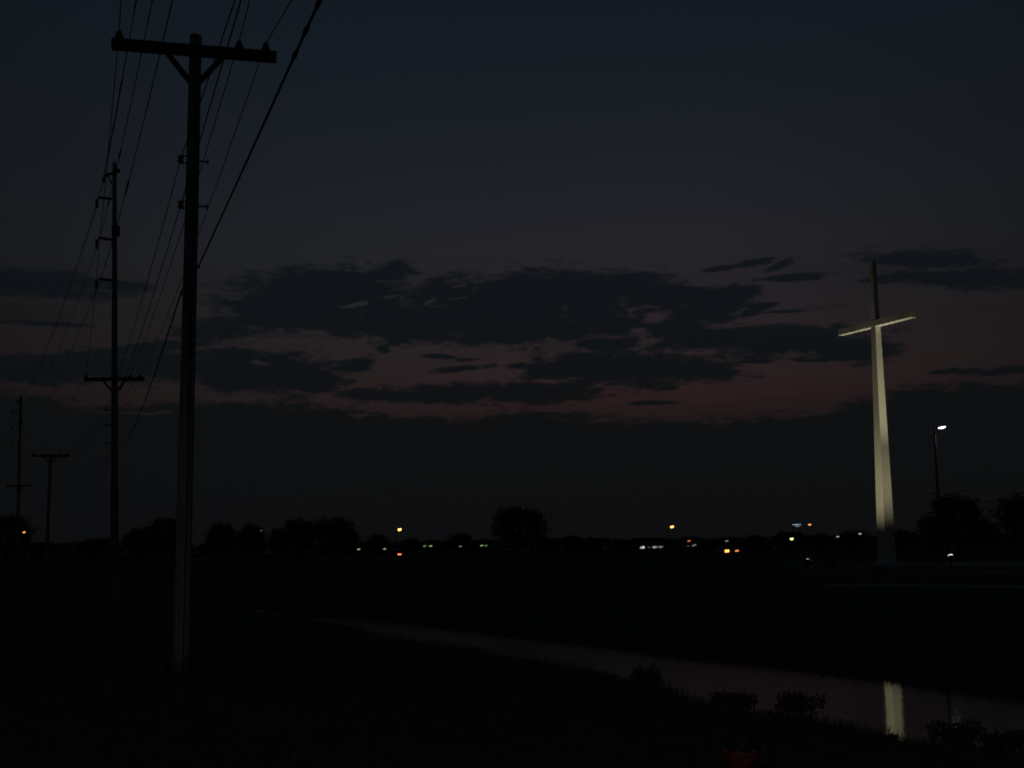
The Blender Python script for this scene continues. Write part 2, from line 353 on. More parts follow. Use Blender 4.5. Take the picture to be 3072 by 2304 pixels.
# two floodlights on the lawn
def flood(px, py, Y, aim_z, power, cone, blend, label, aim_rad=.25):
    p = at(px, py, Y); zg = gz(p.x, p.y)
    r = empty('floodlight', (p.x, p.y, zg), label, 'floodlight', 'floodlights aimed up at the cross')
    hz = p.z - zg
    MB().tube([(0, 0, -.2), (0, 0, hz-.12)], .04, 10).build('post', DSTEEL, r)
    tgt = Vector((cb_.x, cb_.y, cb_.z+aim_z)); d = (tgt - Vector((p.x, p.y, p.z))).normalized()
    x = d.cross(Vector((0, 0, 1))).normalized(); y = x.cross(d); c = Vector((0, 0, hz))
    MB().quadbox(c-d*.05, (x, y, d), (.20, .15, .07)).build('housing', DSTEEL, r)
    MB().lathe([(.13,.015),(.13,.05),(.10,.09),(.05,.11)], c, 16, d).build('lens', emit('flood_lens', (1, .93, .75), 1.2), r, True)
    MB().bar(c-x*.22, c-x*.22-Vector((0, 0, .14)), .01, .02).bar(c+x*.22, c+x*.22-Vector((0, 0, .14)), .01, .02).bar(c-x*.22-Vector((0, 0, .14)), c+x*.22-Vector((0, 0, .14)), .02, .01).build('bracket', DSTEEL, r)
    ld = bpy.data.lights.new('flood_lamp', 'SPOT'); ld.energy = power; ld.spot_size = R(cone); ld.spot_blend = blend; ld.color = (1, .88, .60); ld.shadow_soft_size = .1
    lo = bpy.data.objects.new('flood_lamp', ld); COL.objects.link(lo); lo.parent = r
    lo.location = c + d*.14; lo.rotation_euler = d.to_track_quat('-Z', 'Y').to_euler()
    return r, c, d, (x, y), tgt
def beam(fl, aim, power, cone, blend):
    r, c, d, _, tgt = fl; o = r.location + c
    dd = (Vector((cb_.x, cb_.y, cb_.z+aim)) - o).normalized()
    ld = bpy.data.lights.new('narrow_beam', 'SPOT'); ld.energy = power; ld.spot_size = R(cone); ld.spot_blend = blend; ld.color = (1, .88, .62); ld.shadow_soft_size = .08
    lo = bpy.data.objects.new('narrow_beam', ld); COL.objects.link(lo); lo.parent = r; lo.location = c + d*.14; lo.rotation_euler = dd.to_track_quat('-Z', 'Y').to_euler()
FL = flood(2424, 1684, 63.0, 6.6, 690, 68, 1.0, 'floodlight on a short post on the lawn left of the lit cross')
FR = flood(2852, 1670, 62.0, 11.5, 390, 100, 1.0, 'floodlight on a short post on the lawn right of the lit cross')
beam(FR, 12.6, 2600, 34, 1.0)
# third one behind the shaft, flush with the lawn, for the far half of the arm
q = c2 - adir*4.6; qz = gz(q.x, q.y)
fb = empty('floodlight', (q.x, q.y, qz), 'floodlight set low in the grass behind the cross', 'floodlight', 'floodlights aimed up at the cross', rz=arz)
hm = MB().box((0, 0, -.02), (.22, .17, .06))
for sx in (-1, 1): hm.box((sx*.21, 0, .11), (.012, .17, .07)); hm.box((0, sx*.165, .11), (.198, .012, .07))
hm.build('housing', DSTEEL, fb)
MB().box((0, 0, .06), (.18, .13, .004)).build('lens', emit('flood_lens', (1, .93, .75), 1.2), fb)
for aim, pw, cn in ((LA*.0+12.2, 2600, 36),):
    ld = bpy.data.lights.new('flood_lamp', 'SPOT'); ld.energy = pw; ld.spot_size = R(cn); ld.spot_blend = 1; ld.color = (1, .88, .62); ld.shadow_soft_size = .08
    lo = bpy.data.objects.new('flood_lamp', ld); COL.objects.link(lo); lo.parent = fb; lo.location = (0, 0, .19)
    lo.rotation_euler = Vector((3.0, 0, cb_.z+aim-qz)).to_track_quat('-Z', 'Y').to_euler()
# ------------------------------------------------------------------ pole line
def pin(x, y, z, parent, s=1.0):
    i = MB().lathe([(.022, 0), (.06, .012), (.064, .05), (.046, .065), (.052, .085), (.034, .10), (.036, .125), (.018, .14)], (x, y, z), 12).build('pin_insulator', PORC, parent, True)
    return Vector((x, y, z+.13))
def attach(root, p): return root.matrix_world @ Vector(p)
PX = [(8.2, -15.0, .0)]
poles = []
def dist_arm(root, z, pole_r, L_=1.18, th=.077, tilt=0.0, face=-1):
    yb = face*(pole_r+.055); dz = math.tan(tilt)
    MB().bar((-L_, yb, z-L_*dz), (L_, yb, z+L_*dz), .055, th).build('crossarm', WOOD2, root)
    for s in (-1, 1):
        MB().bar((s*.45, yb+face*.068, z-.03+s*.45*dz), (s*(pole_r*.7), -face*-(pole_r+.012), z-.47), .042, .010, up=(0, 1, 0)).build('brace', WOOD2, root)
    out = []
    for x in (-L_+.10, .63, L_-.16): out.append(pin(x, yb, z+th+x*dz, root))
    return out
def base(px, Y, pybase=None):
    p = at(px, 1600, Y); return Vector((p.x, p.y, gz(p.x, p.y)))
def pole_shaft(root, top, r0, r1, m=WOOD):
    n_ = 14; MB().tube([(0, 0, -.4)]+[(0, 0, top*i/n_) for i in range(1, n_+1)]+[(0, 0, top+.02)], [r0]+[r0+(r1-r0)*i/n_ for i in range(1, n_+1)]+[r1*.7], 20).build('pole', m, root, True)
# P1, the near pole
b1 = at(545, 1900, 18.0); P1 = Vector((b1.x, b1.y, gz(b1.x, b1.y)))
top1 = at(583, 108, 18.0); h1 = top1.z - P1.z
armc = at(579, 163, 18.0).z - P1.z
R1 = empty('utility_pole', P1, 'nearest wooden utility pole with a heavy crossarm and two braces', 'utility pole', 'wooden utility poles along the line', rz=R(13))
lean = math.atan((top1.x-P1.x)/h1) if False else 0
bpy.context.view_layer.update()
pole_shaft(R1, h1, .116, .088)
pinsA = dist_arm(R1, armc, .085, tilt=R(-.3))
MB().tube([(0,-.2,armc),(0,.12,armc)], .014, 8).build('bolt', STEEL, R1)
def spool(root, z, r, ln, big=False):
    for q in (.055, -.055): MB().bar((-r-ln, -.02, z+q), (-r+.02, -.02, z+q), .02, .006).build('bracket', STEEL, root)
    MB().lathe([(.02,-.05),(.045,-.045),(.045,-.02),(.028,0),(.045,.02),(.045,.045),(.02,.05)], (-r-ln+.02, -.02, z), 12).build('spool_insulator', PORC, root, True)
    MB().bar((r-.02, -.02, z-.01), (r+.12, -.02, z-.01), .012, .012).box((r+.12, -.02, z-.01), (.014, .03, .03)).build('bolt', STEEL, root)
    return Vector((-r-ln+.02, -.02, z))
zA = at(545, 482, 18).z-P1.z; zB = at(541, 617, 18).z-P1.z; zC = at(540, 800, 18).z-P1.z
aA = spool(R1, zA, .092, .10); aB = spool(R1, zB, .095, .08)
MB().bar((.07,-.02,zC), (.14,-.02,zC), .015, .02).build('cable_clamp', STEEL, R1)
MB().bar((-.13,-.02,zC-.42), (-.08,-.02,zC-.40), .015, .02).build('cable_clamp', STEEL, R1)
MB().tube([(.03,-.105,-.3),(.03,-.11,1.6),(.03,-.095,armc-.7)], .010, 6).build('ground_wire', CABLE, R1)
att1 = [attach(R1, p) for p in pinsA] + [attach(R1, aA), attach(R1, aB), attach(R1, (.115,-.02,zC))]
# tall poles carry a high-voltage line on side arms above the crossarm
def tall_pole(px, pbase, Y, pytop, pyarm, label, rz, davits, dl, lean, r0, r1):
    P_ = at(px, pbase, Y); P_ = Vector((P_.x, P_.y, gz(P_.x, P_.y)))
    h = at(px, pytop, Y).z - P_.z; za = at(px, pyarm, Y).z - P_.z
    r = empty('utility_pole', P_, label, 'utility pole', 'wooden utility poles along the line', rz=rz); r.rotation_euler = (0, lean, rz); bpy.context.view_layer.update()
    pole_shaft(r, h, r0, r1, WOOD)
    pins = dist_arm(r, za, r0*.9, face=-1); pins = [attach(r, p) for p in pins]
    hv = []
    MB().bar((0, -.1, h-.45), (-.42, -.1, h-.62), .03, .05).bar((-.30, -.1, h-.5), (-.1, -.12, h-.95), .02, .03).build('side_arm', DSTEEL, r)
    MB().box((.14, 0, h-.35), (.08, .06, .07)).build('top_bracket', DSTEEL, r)
    MB().lathe([(.03,0),(.07,.03),(.04,.06),(.07,.09),(.04,.12),(.07,.15),(.03,.2)], (-.42, -.1, h-.86), 10).build('insulator', PORC, r, True)
    hv.append(attach(r, (-.42, -.1, h-.86)))
    for py in davits:
        z = at(px, py, Y).z - P_.z
        MB().bar((-.1, 0, z-.02), (-dl, 0, z+.04), .05, .045).build('side_arm', DSTEEL, r)
        MB().lathe([(.03,0),(.07,.05),(.04,.09),(.07,.14),(.04,.18),(.07,.23),(.04,.28),(.07,.32),(.03,.40)], (-dl-.06, 0, z-.42), 10).build('insulator', PORC, r, True)
        hv.append(attach(r, (-dl-.06, 0, z-.42)))
    MB().box((.05, -.02, at(px, pytop+205*51/Y, Y).z-P_.z), (.16, .14, .20)).build('band_bracket', DSTEEL, r)
    lo = []
    for k, zf in enumerate((1.25, 1.85, 2.6)):
        MB().bar((-.40, -.2, za-zf), (.0, -.2, za-zf), .03, .03).build('bracket', STEEL, r); lo.append(attach(r, (-.38 if k < 2 else .3, -.2, za-zf)))
    return P_, pins+lo, hv
P2, att2, hv2 = tall_pole(350, 1600, 51, 490, 1140, 'tall wooden pole with three short side arms above a small crossarm', R(14), (598, 719, 841), .64, R(-1.7), .165, .080)
P4, att4, hv4 = tall_pole(55, 1600, 130, 1186, 1458, 'faint tall wooden pole farthest left, rising behind a dark tree', R(20), (1231, 1278, 1326), .72, R(-1.0), .17, .11)
# P3 short pole
p3 = at(143, 1600, 88); P3 = Vector((p3.x, p3.y, gz(p3.x, p3.y)))
R3 = empty('utility_pole', P3, 'small distant wooden pole shaped like a T between the two leftmost tall poles', 'utility pole', 'wooden utility poles along the line', rz=R(20)); bpy.context.view_layer.update()
z3 = at(145, 1368, 88).z - P3.z
pole_shaft(R3, z3+.12, .13, .10); a3 = dist_arm(R3, z3, .14, L_=1.25)
lo3 = []
for k, zf in enumerate((1.25, 1.85, 2.6)):
    MB().bar((-.28, -.1, z3-zf), (.0, -.1, z3-zf), .03, .03).build('bracket', STEEL, R3); lo3.append((-.26, -.1, z3-zf))
att3 = [attach(R3, p) for p in a3+lo3]
# wires
def span(a, b, sag, n_=22):
    a = Vector(a); b = Vector(b); return [a.lerp(b, i/n_) - Vector((0, 0, 4*sag*(i/n_)*(1-i/n_))) for i in range(n_+1)]
rot0 = lambda p, base_, ang_: p
def behind(p1, top_px, Y, sag):          # run on past the near pole over the viewer's right shoulder
    q = at(*top_px, Y); d = (q - p1); t_ = (35.0)/math.hypot(d.x, d.y); e = p1 + d*t_
    return e
WIRES = [(0, (364, 0), 'left end'), (1, (754, 0), 'middle insulator'), (2, (882, 0), 'right end'), (3, (706, 0), 'upper bracket'), (4, (729, 0), 'lower bracket')]
LBL = ['bare power line carried on the left end of the crossarms', 'bare power line carried on the insulator just right of the pole tops', 'bare power line carried on the right end of the crossarms',
       'thin line fixed to the upper of two spools on the nearest pole', 'thin line fixed to the lower of two spools on the nearest pole']
def fit(a, tx, ez, sag):                 # heading of the span that leaves the near pole towards the road behind the viewer
    lo, hi = -.2, 1.6
    for _ in range(24):
        m = (lo+hi)/2; e = Vector((a.x + m*33, a.y - 33, ez)); pr = None
        for q in span(e, a, sag, 160)[::-1]:
            if q.y < 4: break
            x, y = proj(q)
            if pr and y <= 0: pr = x; break
            pr = x
        if pr < tx: lo = m
        else: hi = m
    return e
for k, tp, nm in WIRES:
    a = att1[k]
    e = fit(a, tp[0], a.z+.1, .18)
    pts = span(e, a, .18) + span(a, att2[k], .40)[1:] + span(att2[k], att3[k], .45)[1:] + span(att3[k], att4[k], .5)[1:] + span(att4[k], att4[k]+(att4[k]-att3[k])*1.2, .5)[1:]
    w = MB().tube(pts, .008 if k < 3 else .0075, 5).build('power_line', WIREM); tag(w, LBL[k], 'power line', 'wires strung between the poles')
a = att1[5]; e = fit(a, 968, a.z+.25, .12)
pts = span(e, a, .12) + [attach(R1, (-.12, -.02, zC-.38))] + span(attach(R1, (-.13, -.02, zC-.42)), att2[5], .45)[1:] + span(att2[5], att3[5], .5)[1:] + span(att3[5], att4[5], .5)[1:]
w = tag(empty('service_cable', (0, 0, 0), 'thick dark cable running from the nearest pole up to the top edge, with small splices', 'cable', 'wires strung between the poles'))
MB().tube(pts, .0115, 7).build('cable_strand', CABLE, w)
s1 = span(e, a, .12, 200)
for px_, py_ in ((932, 88), (893, 164), (962, 20)):
    best = min(range(len(s1)-1), key=lambda i: abs((MROT.transposed() @ (s1[i]-Vector((0,0,CAMZ)))).y/ -(MROT.transposed() @ (s1[i]-Vector((0,0,CAMZ)))).z - (CY-py_)/F) if s1[i].y > 3 else 9)
    p = s1[best]; dd = (s1[best+1]-s1[best]).normalized()
    MB().tube([p-dd*.09, p-dd*.06, p+dd*.06, p+dd*.09], [.012, .021, .021, .012], 7).build('splice', CABLE, w)
HVL = ['high wire from the top of the tall pole', 'high wire on the uppermost side arm of the tall pole', 'high wire on the middle side arm of the tall pole', 'high wire on the lowest side arm of the tall pole']
P0 = Vector((8.0, -15.0, 0))
for k in range(4):
    a = hv2[k]; e = Vector((P0.x-.75, P0.y, a.z+.1))
    o = tag(empty('high_voltage_line', (0, 0, 0), HVL[k], 'power line', 'high wires above the pole line'))
    s_ = span(e, a, (1.3, 1.5, 1.8, 1.9)[k], 40)
    pts = s_ + span(a, hv4[k], 1.6, 30)[1:] + span(hv4[k], hv4[k]+(hv4[k]-a)*.8, 1.6, 20)[1:]
    MB().tube(pts, .011, 5).build('wire_strand', WIREM, o)
    # armour sleeves near the pole
    for c_, ln in (((.80, .5), (.72, .8), (.88, .4))[:3] if k in (0, 3) else ((.76, .6), (.86, .5))):
        i = int(c_*40); p = s_[i]; dd = (s_[i+1]-s_[i]).normalized()
        MB().tube([p-dd*ln, p-dd*ln*.8, p+dd*ln*.8, p+dd*ln], [.012, .024, .024, .012], 6).build('armour_sleeve', CABLE, o)
# ------------------------------------------------------------------ fire hydrant
HY = 8.6; p = at(2229, 2246, HY); hx, hy = p.x, p.y; hz0 = gz(hx, hy); fz = p.z - hz0
hyd = empty('fire_hydrant', (hx, hy, hz0), 'red fire hydrant with a dark bonnet, cut off by the bottom edge', 'fire hydrant', rz=R(8))
MB().lathe([(.115,-.15),(.115,.02),(.155,.025),(.155,.06),(.10,.065),(.098,fz-.16),(.105,fz-.12),(.112,fz-.05),(.116,fz-.03)], seg=28).build('barrel', REDP, hyd, True)
MB().lathe([(.14,fz-.03),(.142,fz-.028),(.142,fz-.004),(.138,fz)], seg=28).build('flange', REDP, hyd, True)
MB().lathe([(.125,fz+.002),(.125,fz+.03),(.118,fz+.07),(.095,fz+.12),(.06,fz+.15),(.035,fz+.16)], seg=28).build('bonnet', DARKP, hyd, True)
MB().lathe([(.035,fz+.158),(.035,fz+.19),(.022,fz+.195),(.022,fz+.225)], seg=5).build('operating_nut', DARKP, hyd)
for k in range(8):
    a = 2*math.pi*k/8+.2; MB().lathe([(.012,-.045),(.012,.012)], (.131*math.cos(a), .131*math.sin(a), fz), 6).build('flange_bolt', STEEL, hyd)
MB().lathe([(.085,.06),(.085,.145),(.07,.15)], (0,0,fz-.15), 20, (.30,-1,0)).build('pumper_nozzle', REDP, hyd, True)
cap = MB().lathe([(.078,.15),(.088,.155),(.088,.195),(.07,.21),(.04,.215)], (0,0,fz-.15), 20, (.30,-1,0)).build('nozzle_cap', DARKP, hyd, True)
for sgn in (-1, 1):
    MB().lathe([(.045,.06),(.045,.14)], (0,0,fz-.17), 16, (sgn,-.1,0)).build('hose_nozzle', REDP, hyd, True)
    MB().lathe([(.052,.142),(.052,.175),(.03,.18),(.016,.18),(.016,.20)], (0,0,fz-.17), 16, (sgn,-.1,0)).build('hose_cap', STEEL, hyd, True)
# ------------------------------------------------------------------ trees
def leafmesh(lobes, n, size, seed):
    rg = np.random.default_rng(seed); C = []; 
    vol = np.array([l[3]*l[4]*l[5] for l in lobes]); pr = vol/vol.sum(); idx = rg.choice(len(lobes), n, p=pr)
    d = rg.normal(size=(n, 3)); d /= np.linalg.norm(d, axis=1)[:, None]; r = np.where(rg.random(n) < .14, rg.uniform(1.0, 1.32, n), rg.uniform(.35, 1.04, n)**.6)
    lb = np.array(lobes)[idx]; c = lb[:, :3] + d*r[:, None]*lb[:, 3:6]*(1+.16*np.sin(d[:, :1]*9+idx[:, None]*2)*np.cos(d[:, 1:2]*8))
    a = rg.normal(size=(n, 3)); a /= np.linalg.norm(a, axis=1)[:, None]; b = np.cross(a, rg.normal(size=(n, 3))); b /= np.linalg.norm(b, axis=1)[:, None]
    s = size*rg.uniform(.5, 1.3, n)[:, None]; a = a*s; b = b*s*.65
    V_ = np.stack([c-a, c+b, c+a, c-b], 1).reshape(-1, 3)
    m_ = bpy.data.meshes.new('crown'); m_.from_pydata(V_.tolist(), [], np.arange(4*n).reshape(-1, 4).tolist()); m_.materials.append(LEAF); return m_
def tree_proto(seed, kind):              # a tree 1 unit high, ~1 wide, scaled when it is placed
    rg = random.Random(seed); lobes = []
    if kind == 'round':
        lobes = [(0, 0, .60, .42, .42, .36)]
        for i in range(13):
            a = rg.uniform(0, 6.28); e = rg.uniform(-.5, 1.1); q = .34
            lobes.append((q*math.cos(a)*math.cos(e), q*math.sin(a)*math.cos(e), .60+.30*math.sin(e), rg.uniform(.10, .2), rg.uniform(.10, .2), rg.uniform(.08, .14)))
    elif kind == 'wide':
        for i in range(16):
            a = rg.uniform(0, 6.28); q = rg.uniform(0, .5)
            lobes.append((q*math.cos(a), q*math.sin(a), .66+rg.uniform(-.22, .16)*(1-q), rg.uniform(.14, .24), rg.uniform(.14, .24), rg.uniform(.11, .18)))
        lobes.append((0, 0, .5, .45, .45, .3))
    else:
        for i in range(14):
            z = rg.uniform(.2, .9); q = rg.uniform(0, .26)*(1.15-z)*1.6; a = rg.uniform(0, 6.28)
            lobes.append((q*math.cos(a), q*math.sin(a), z, rg.uniform(.10, .2), rg.uniform(.10, .2), rg.uniform(.08, .16)))
        lobes.append((0, 0, .48, .28, .28, .36))
    crown = leafmesh(lobes, 5200, .022, seed)
    mb = MB(); mb.tube([(0,0,-.05),(.005,0,.12),(-.008,.004,.35),(.0,0,.62)], [.035, .027, .022, .010], 8)
    for i in range(9):
        a = rg.uniform(0, 6.28); z0 = rg.uniform(.22, .5); q = rg.uniform(.18, .36)
        mb.tube([(0,0,z0), (q*.5*math.cos(a), q*.5*math.sin(a), z0+.10), (q*math.cos(a), q*math.sin(a), z0+rg.uniform(.14,.32))], [.014, .010, .004], 5)
    return crown, mb.mesh('trunk', BARK)
PROTO = {k: [tree_proto(40+i*7+j, k) for j in range(2)] for i, k in enumerate(('round', 'wide', 'tall'))}
def tree(pxl, pxr, pytop, Y, kind, label, seed):
    c = at((pxl+pxr)/2, 1640, Y); z = gz(c.x, c.y); top = at((pxl+pxr)/2, pytop, Y).z; h = top - z
    wd = (pxr-pxl)/F*Y
    wf_ = {'round': .98, 'wide': 1.25, 'tall': .68}[kind]
    o = empty('tree', (c.x, c.y, z-.05), label, 'tree', 'dark trees along the horizon', rz=seed*1.7)
    cr, tr = PROTO[kind][seed % 2]
    for nm, me_ in (('crown', cr), ('trunk', tr)):
        q = bpy.data.objects.new(nm, me_); COL.objects.link(q); q.parent = o
    sx = wd/wf_; o.scale = (sx, sx, h*1.01); return o
T = [ # left, right, top, distance, kind, label
 (-60,98,1545,150,'round','rounded dark tree at the left edge, in front of the farthest tall pole'),
 (60,210,1622,330,'wide','low tree at the foot of the small T-shaped pole'),
 (200,350,1607,300,'wide','low broad tree just left of the tall pole with side arms'),
 (352,470,1576,250,'wide','broad tree just right of the tall pole with side arms'),
 (430,572,1553,240,'round','higher tree whose crown meets the nearest pole from the left'),
 (585,650,1625,320,'wide','low tree seen just right of the nearest pole'),
 (612,716,1569,250,'round','leftmost crown of the clump right of the nearest pole'),
 (690,815,1563,250,'wide','ragged crown second in the clump right of the nearest pole'),
 (800,880,1583,260,'round','smaller tree filling the dip between two crowns'),
 (845,960,1552,240,'round','left part of the high double crown left of the orange street lamp'),
 (915,1076,1538,235,'wide','highest tree of the left clump, broad and domed'),
 (1000,1085,1562,240,'tall','steep right end of the left clump of trees'),
 (1094,1180,1602,300,'round','small dark tree under the orange street lamp, on its left'),
 (1190,1270,1609,330,'wide','low tree just right of the orange street lamp'),
 (1265,1350,1613,340,'wide','low tree above the row of greenish lamps'),
 (1340,1425,1598,320,'round','small peaked tree left of the big lone tree'),
 (1400,1475,1618,330,'wide','low bush-like tree against the left foot of the big lone tree'),
 (1464,1645,1516,170,'round','big lone domed tree near the middle of the horizon'),
 (1600,1690,1600,200,'wide','short tree against the right side of the big lone tree'),
 (1680,1750,1605,330,'round','small round tree right of the big lone tree'),
 (1735,1810,1610,340,'wide','low tree at the left end of the even tree line'),
 (1815,1930,1616,380,'wide','low tree behind the lit shop windows'),
 (1900,2040,1608,380,'wide','low tree below the yellow street lamp'),
 (2010,2130,1604,380,'wide','low tree just right of the yellow street lamp'),
 (2100,2230,1606,380,'wide','low tree behind the car with bright tail lamps'),
 (2200,2330,1601,370,'wide','low tree left of the greenish lamp'),
 (2310,2430,1594,360,'round','tree standing behind the greenish lamp and below the lit sign'),
 (2400,2520,1596,330,'wide','low tree between the lit sign and the cross'),
 (2490,2620,1585,300,'wide','tree with two pale lamps beside it, left of the cross'),
 (2640,2780,1583,260,'wide','tree seen just right of the foot of the cross'),
 (2745,2860,1535,200,'wide','sloping tree at the foot of the tall street lamp'),
 (2790,2960,1478,150,'round','large domed tree right of the tall street lamp'),
 (2900,3010,1545,170,'wide','lower tree in the gap before the right edge'),
 (2985,3190,1474,150,'round','large tree cut off by the right edge of the view')]
for i, (a, b_, c_, d_, k_, l_) in enumerate(T): tree(a, b_, c_, d_, k_, l_, i)
# far wood closing the horizon as one mass
def far_wood():
    rg = np.random.default_rng(5); V_ = []; n = 42000
    x = rg.uniform(-420, 430, n); y = 420 + rg.uniform(-12, 30, n)
    hh = 3.0 + 2.2*vnoise(x, x*0, 22, 3) + 1.2*vnoise(x, x*0, 7, 4)
    z = .3 + hh*rg.uniform(0, 1, n)**.7
    c = np.c_[x, y, z]; a = rg.normal(size=(n, 3)); a /= np.linalg.norm(a, axis=1)[:, None]; b = np.cross(a, rg.normal(size=(n, 3))); b /= np.linalg.norm(b, axis=1)[:, None]
    s = rg.uniform(.3, .7, n)[:, None]; a *= s; b *= s*.7
    m_ = bpy.data.meshes.new('far_wood'); m_.from_pydata(np.stack([c-a, c+b, c+a, c-b], 1).reshape(-1, 3).tolist(), [], np.arange(4*n).reshape(-1, 4).tolist()); m_.materials.append(LEAF)
    o = bpy.data.objects.new('far_wood', m_); COL.objects.link(o); tag(o, 'low unbroken belt of woodland along the whole horizon', 'woodland', None, 'stuff')
far_wood()
# ------------------------------------------------------------------ lamps far off
def lamp(px, py, Y, col, strength, wpx, hpx, label, arm=0.0, light=0.0, name='street_lamp', cat='street lamp', group='lamps shining along the horizon', postm=DSTEEL):
    p = at(px, py, Y); zg = gz(p.x, p.y); h = p.z - zg; w = wpx/F*Y/2; hh = hpx/F*Y/2
    ax = arm*w*2
    r = empty(name, (p.x-ax, p.y, zg), label, cat, group)
    pr = .045 if h < 5 else .085
    MB().tube([(0,0,-.2),(0,0,h*.5),(0,0,h+hh)], [pr*1.3, pr, pr*.7], 10).build('post', postm, r, True)
    if arm: MB().bar((0,0,h+hh*.4), (ax-w, 0, h+hh*1.3), .03, .03).build('bracket_arm', postm, r)
    # lens bowl under a hood, tilted a little up to the right like the bracket
    MB().quadbox((ax, 0, h+hh*1.25), ((1,0,.18),(0,1,0),(-.18,0,1)), (w*1.08, w*.5, hh*.35)).build('lamp_head', DSTEEL, r)
    m_ = emit('lamp_lens', col, strength)
    ln = MB().lathe([(.35,-.95),(.8,-.6),(1,0),(.95,.6),(.6,.9)], (0,0,0), 14).build('lens', m_, r, True)
    ln.scale = (w, w*.6, hh); ln.location = (ax, 0, h); ln.rotation_euler = (0, R(-10), 0)
    if light:
        ld = bpy.data.lights.new('lamp', 'SPOT'); ld.energy = light; ld.color = col; ld.spot_size = R(124); ld.spot_blend = .5; ld.shadow_soft_size = .15
        lo = bpy.data.objects.new('lamp', ld); COL.objects.link(lo); lo.parent = r; lo.location = (ax, 0, h-hh*1.3)
    return r
OR, YE, GR, RE, WH, BL = (1, .42, .10), (1, .50, .12), (.60, 1, .42), (1, .20, .05), (1, .93, .8), (.75, .85, 1)
lamp(2826,1283,75,(.86,.9,1),3.2,23,6,'tall street lamp with a bluish white head to the right of the cross',arm=1.0,light=110)
lamp(1199,1589,300,YE,3.2,11,8,'bright orange street lamp above the trees left of the big lone tree',arm=.9)
lamp(2016,1580.5,320,YE,2.6,11,7,'yellow street lamp above the low tree line right of the big lone tree',arm=.9)
lamp(72,1597,145,OR,1.3,9,4.5,'small orange lamp in front of the dark tree at the left edge',arm=.9)
lamp(2429,1574,330,(1,.36,.08),1.6,9,4.5,'small orange lamp right beside the lit sign',arm=.9)
lamp(2375,1617,300,(.72,1,.25),2.6,10,7,'greenish yellow lamp below the lit sign')
lamp(784,1592,236,(1,.4,.2),.10,9,4,'very dim reddish lamp in the dip between two trees')
lamp(2513,1610,280,WH,.5,9,3.2,'pale lamp left of the cross, the lower of two')
lamp(2580,1601.5,280,WH,.6,9,3.2,'pale lamp nearest the cross on its left, the higher of two')
G = 'small greenish lamps in a row at ground level'
for k, (x, y, s_, l_) in enumerate([(1076,1648,1.0,'first greenish lamp of the row, at the foot of the left clump'),(1154,1647,1.0,'greenish lamp left of the red tail lamp'),
        (1274,1638,.55,'left one of the first close pair of greenish lamps'),(1292,1638,1.0,'right and brighter one of the first close pair of greenish lamps'),
        (1381,1639,.45,'lone faint greenish lamp between the two close pairs'),(1445,1637,.9,'left one of the close pair beside the big lone tree'),(1458,1637,.4,'faint right one of the close pair beside the big lone tree')]):
    lamp(x, y, 165, GR, s_*.5, 9, 3.6, l_, name='yard_lamp', cat='yard lamp', group=G)
# hooded lamp of the lane behind the viewpoint: it glints on the hydrant and greys the foot of the near pole
lz = gz(-5, -12); ln_ = empty('street_lamp', (-5, -12, lz), 'hooded lane lamp behind the viewpoint, outside the frame', 'street lamp')
MB().tube([(0,0,-.2),(0,0,3),(0,0,6.4)], [.08,.07,.05], 12).build('post', DSTEEL, ln_, True)
MB().bar((0,0,6.35), (.8,.5,6.5), .03, .03).build('bracket_arm', DSTEEL, ln_)
MB().lathe([(.05,.20),(.12,.17),(.24,.03),(.26,0)], (.95,.6,6.38), 18).build('lamp_head', DSTEEL, ln_, True)
MB().lathe([(.06,-.06),(.14,-.03),(.17,.01)], (.95,.6,6.38), 14).build('lens', emit('lane_lens', (1,.95,.85), 6), ln_, True)
ld = bpy.data.lights.new('lamp', 'SPOT'); ld.energy = 500; ld.color = (.92,1,.95); ld.spot_size = R(177); ld.spot_blend = .18; ld.shadow_soft_size = .1
lo = bpy.data.objects.new('lamp', ld); COL.objects.link(lo); lo.parent = ln_; lo.location = (.95,.6,6.28)
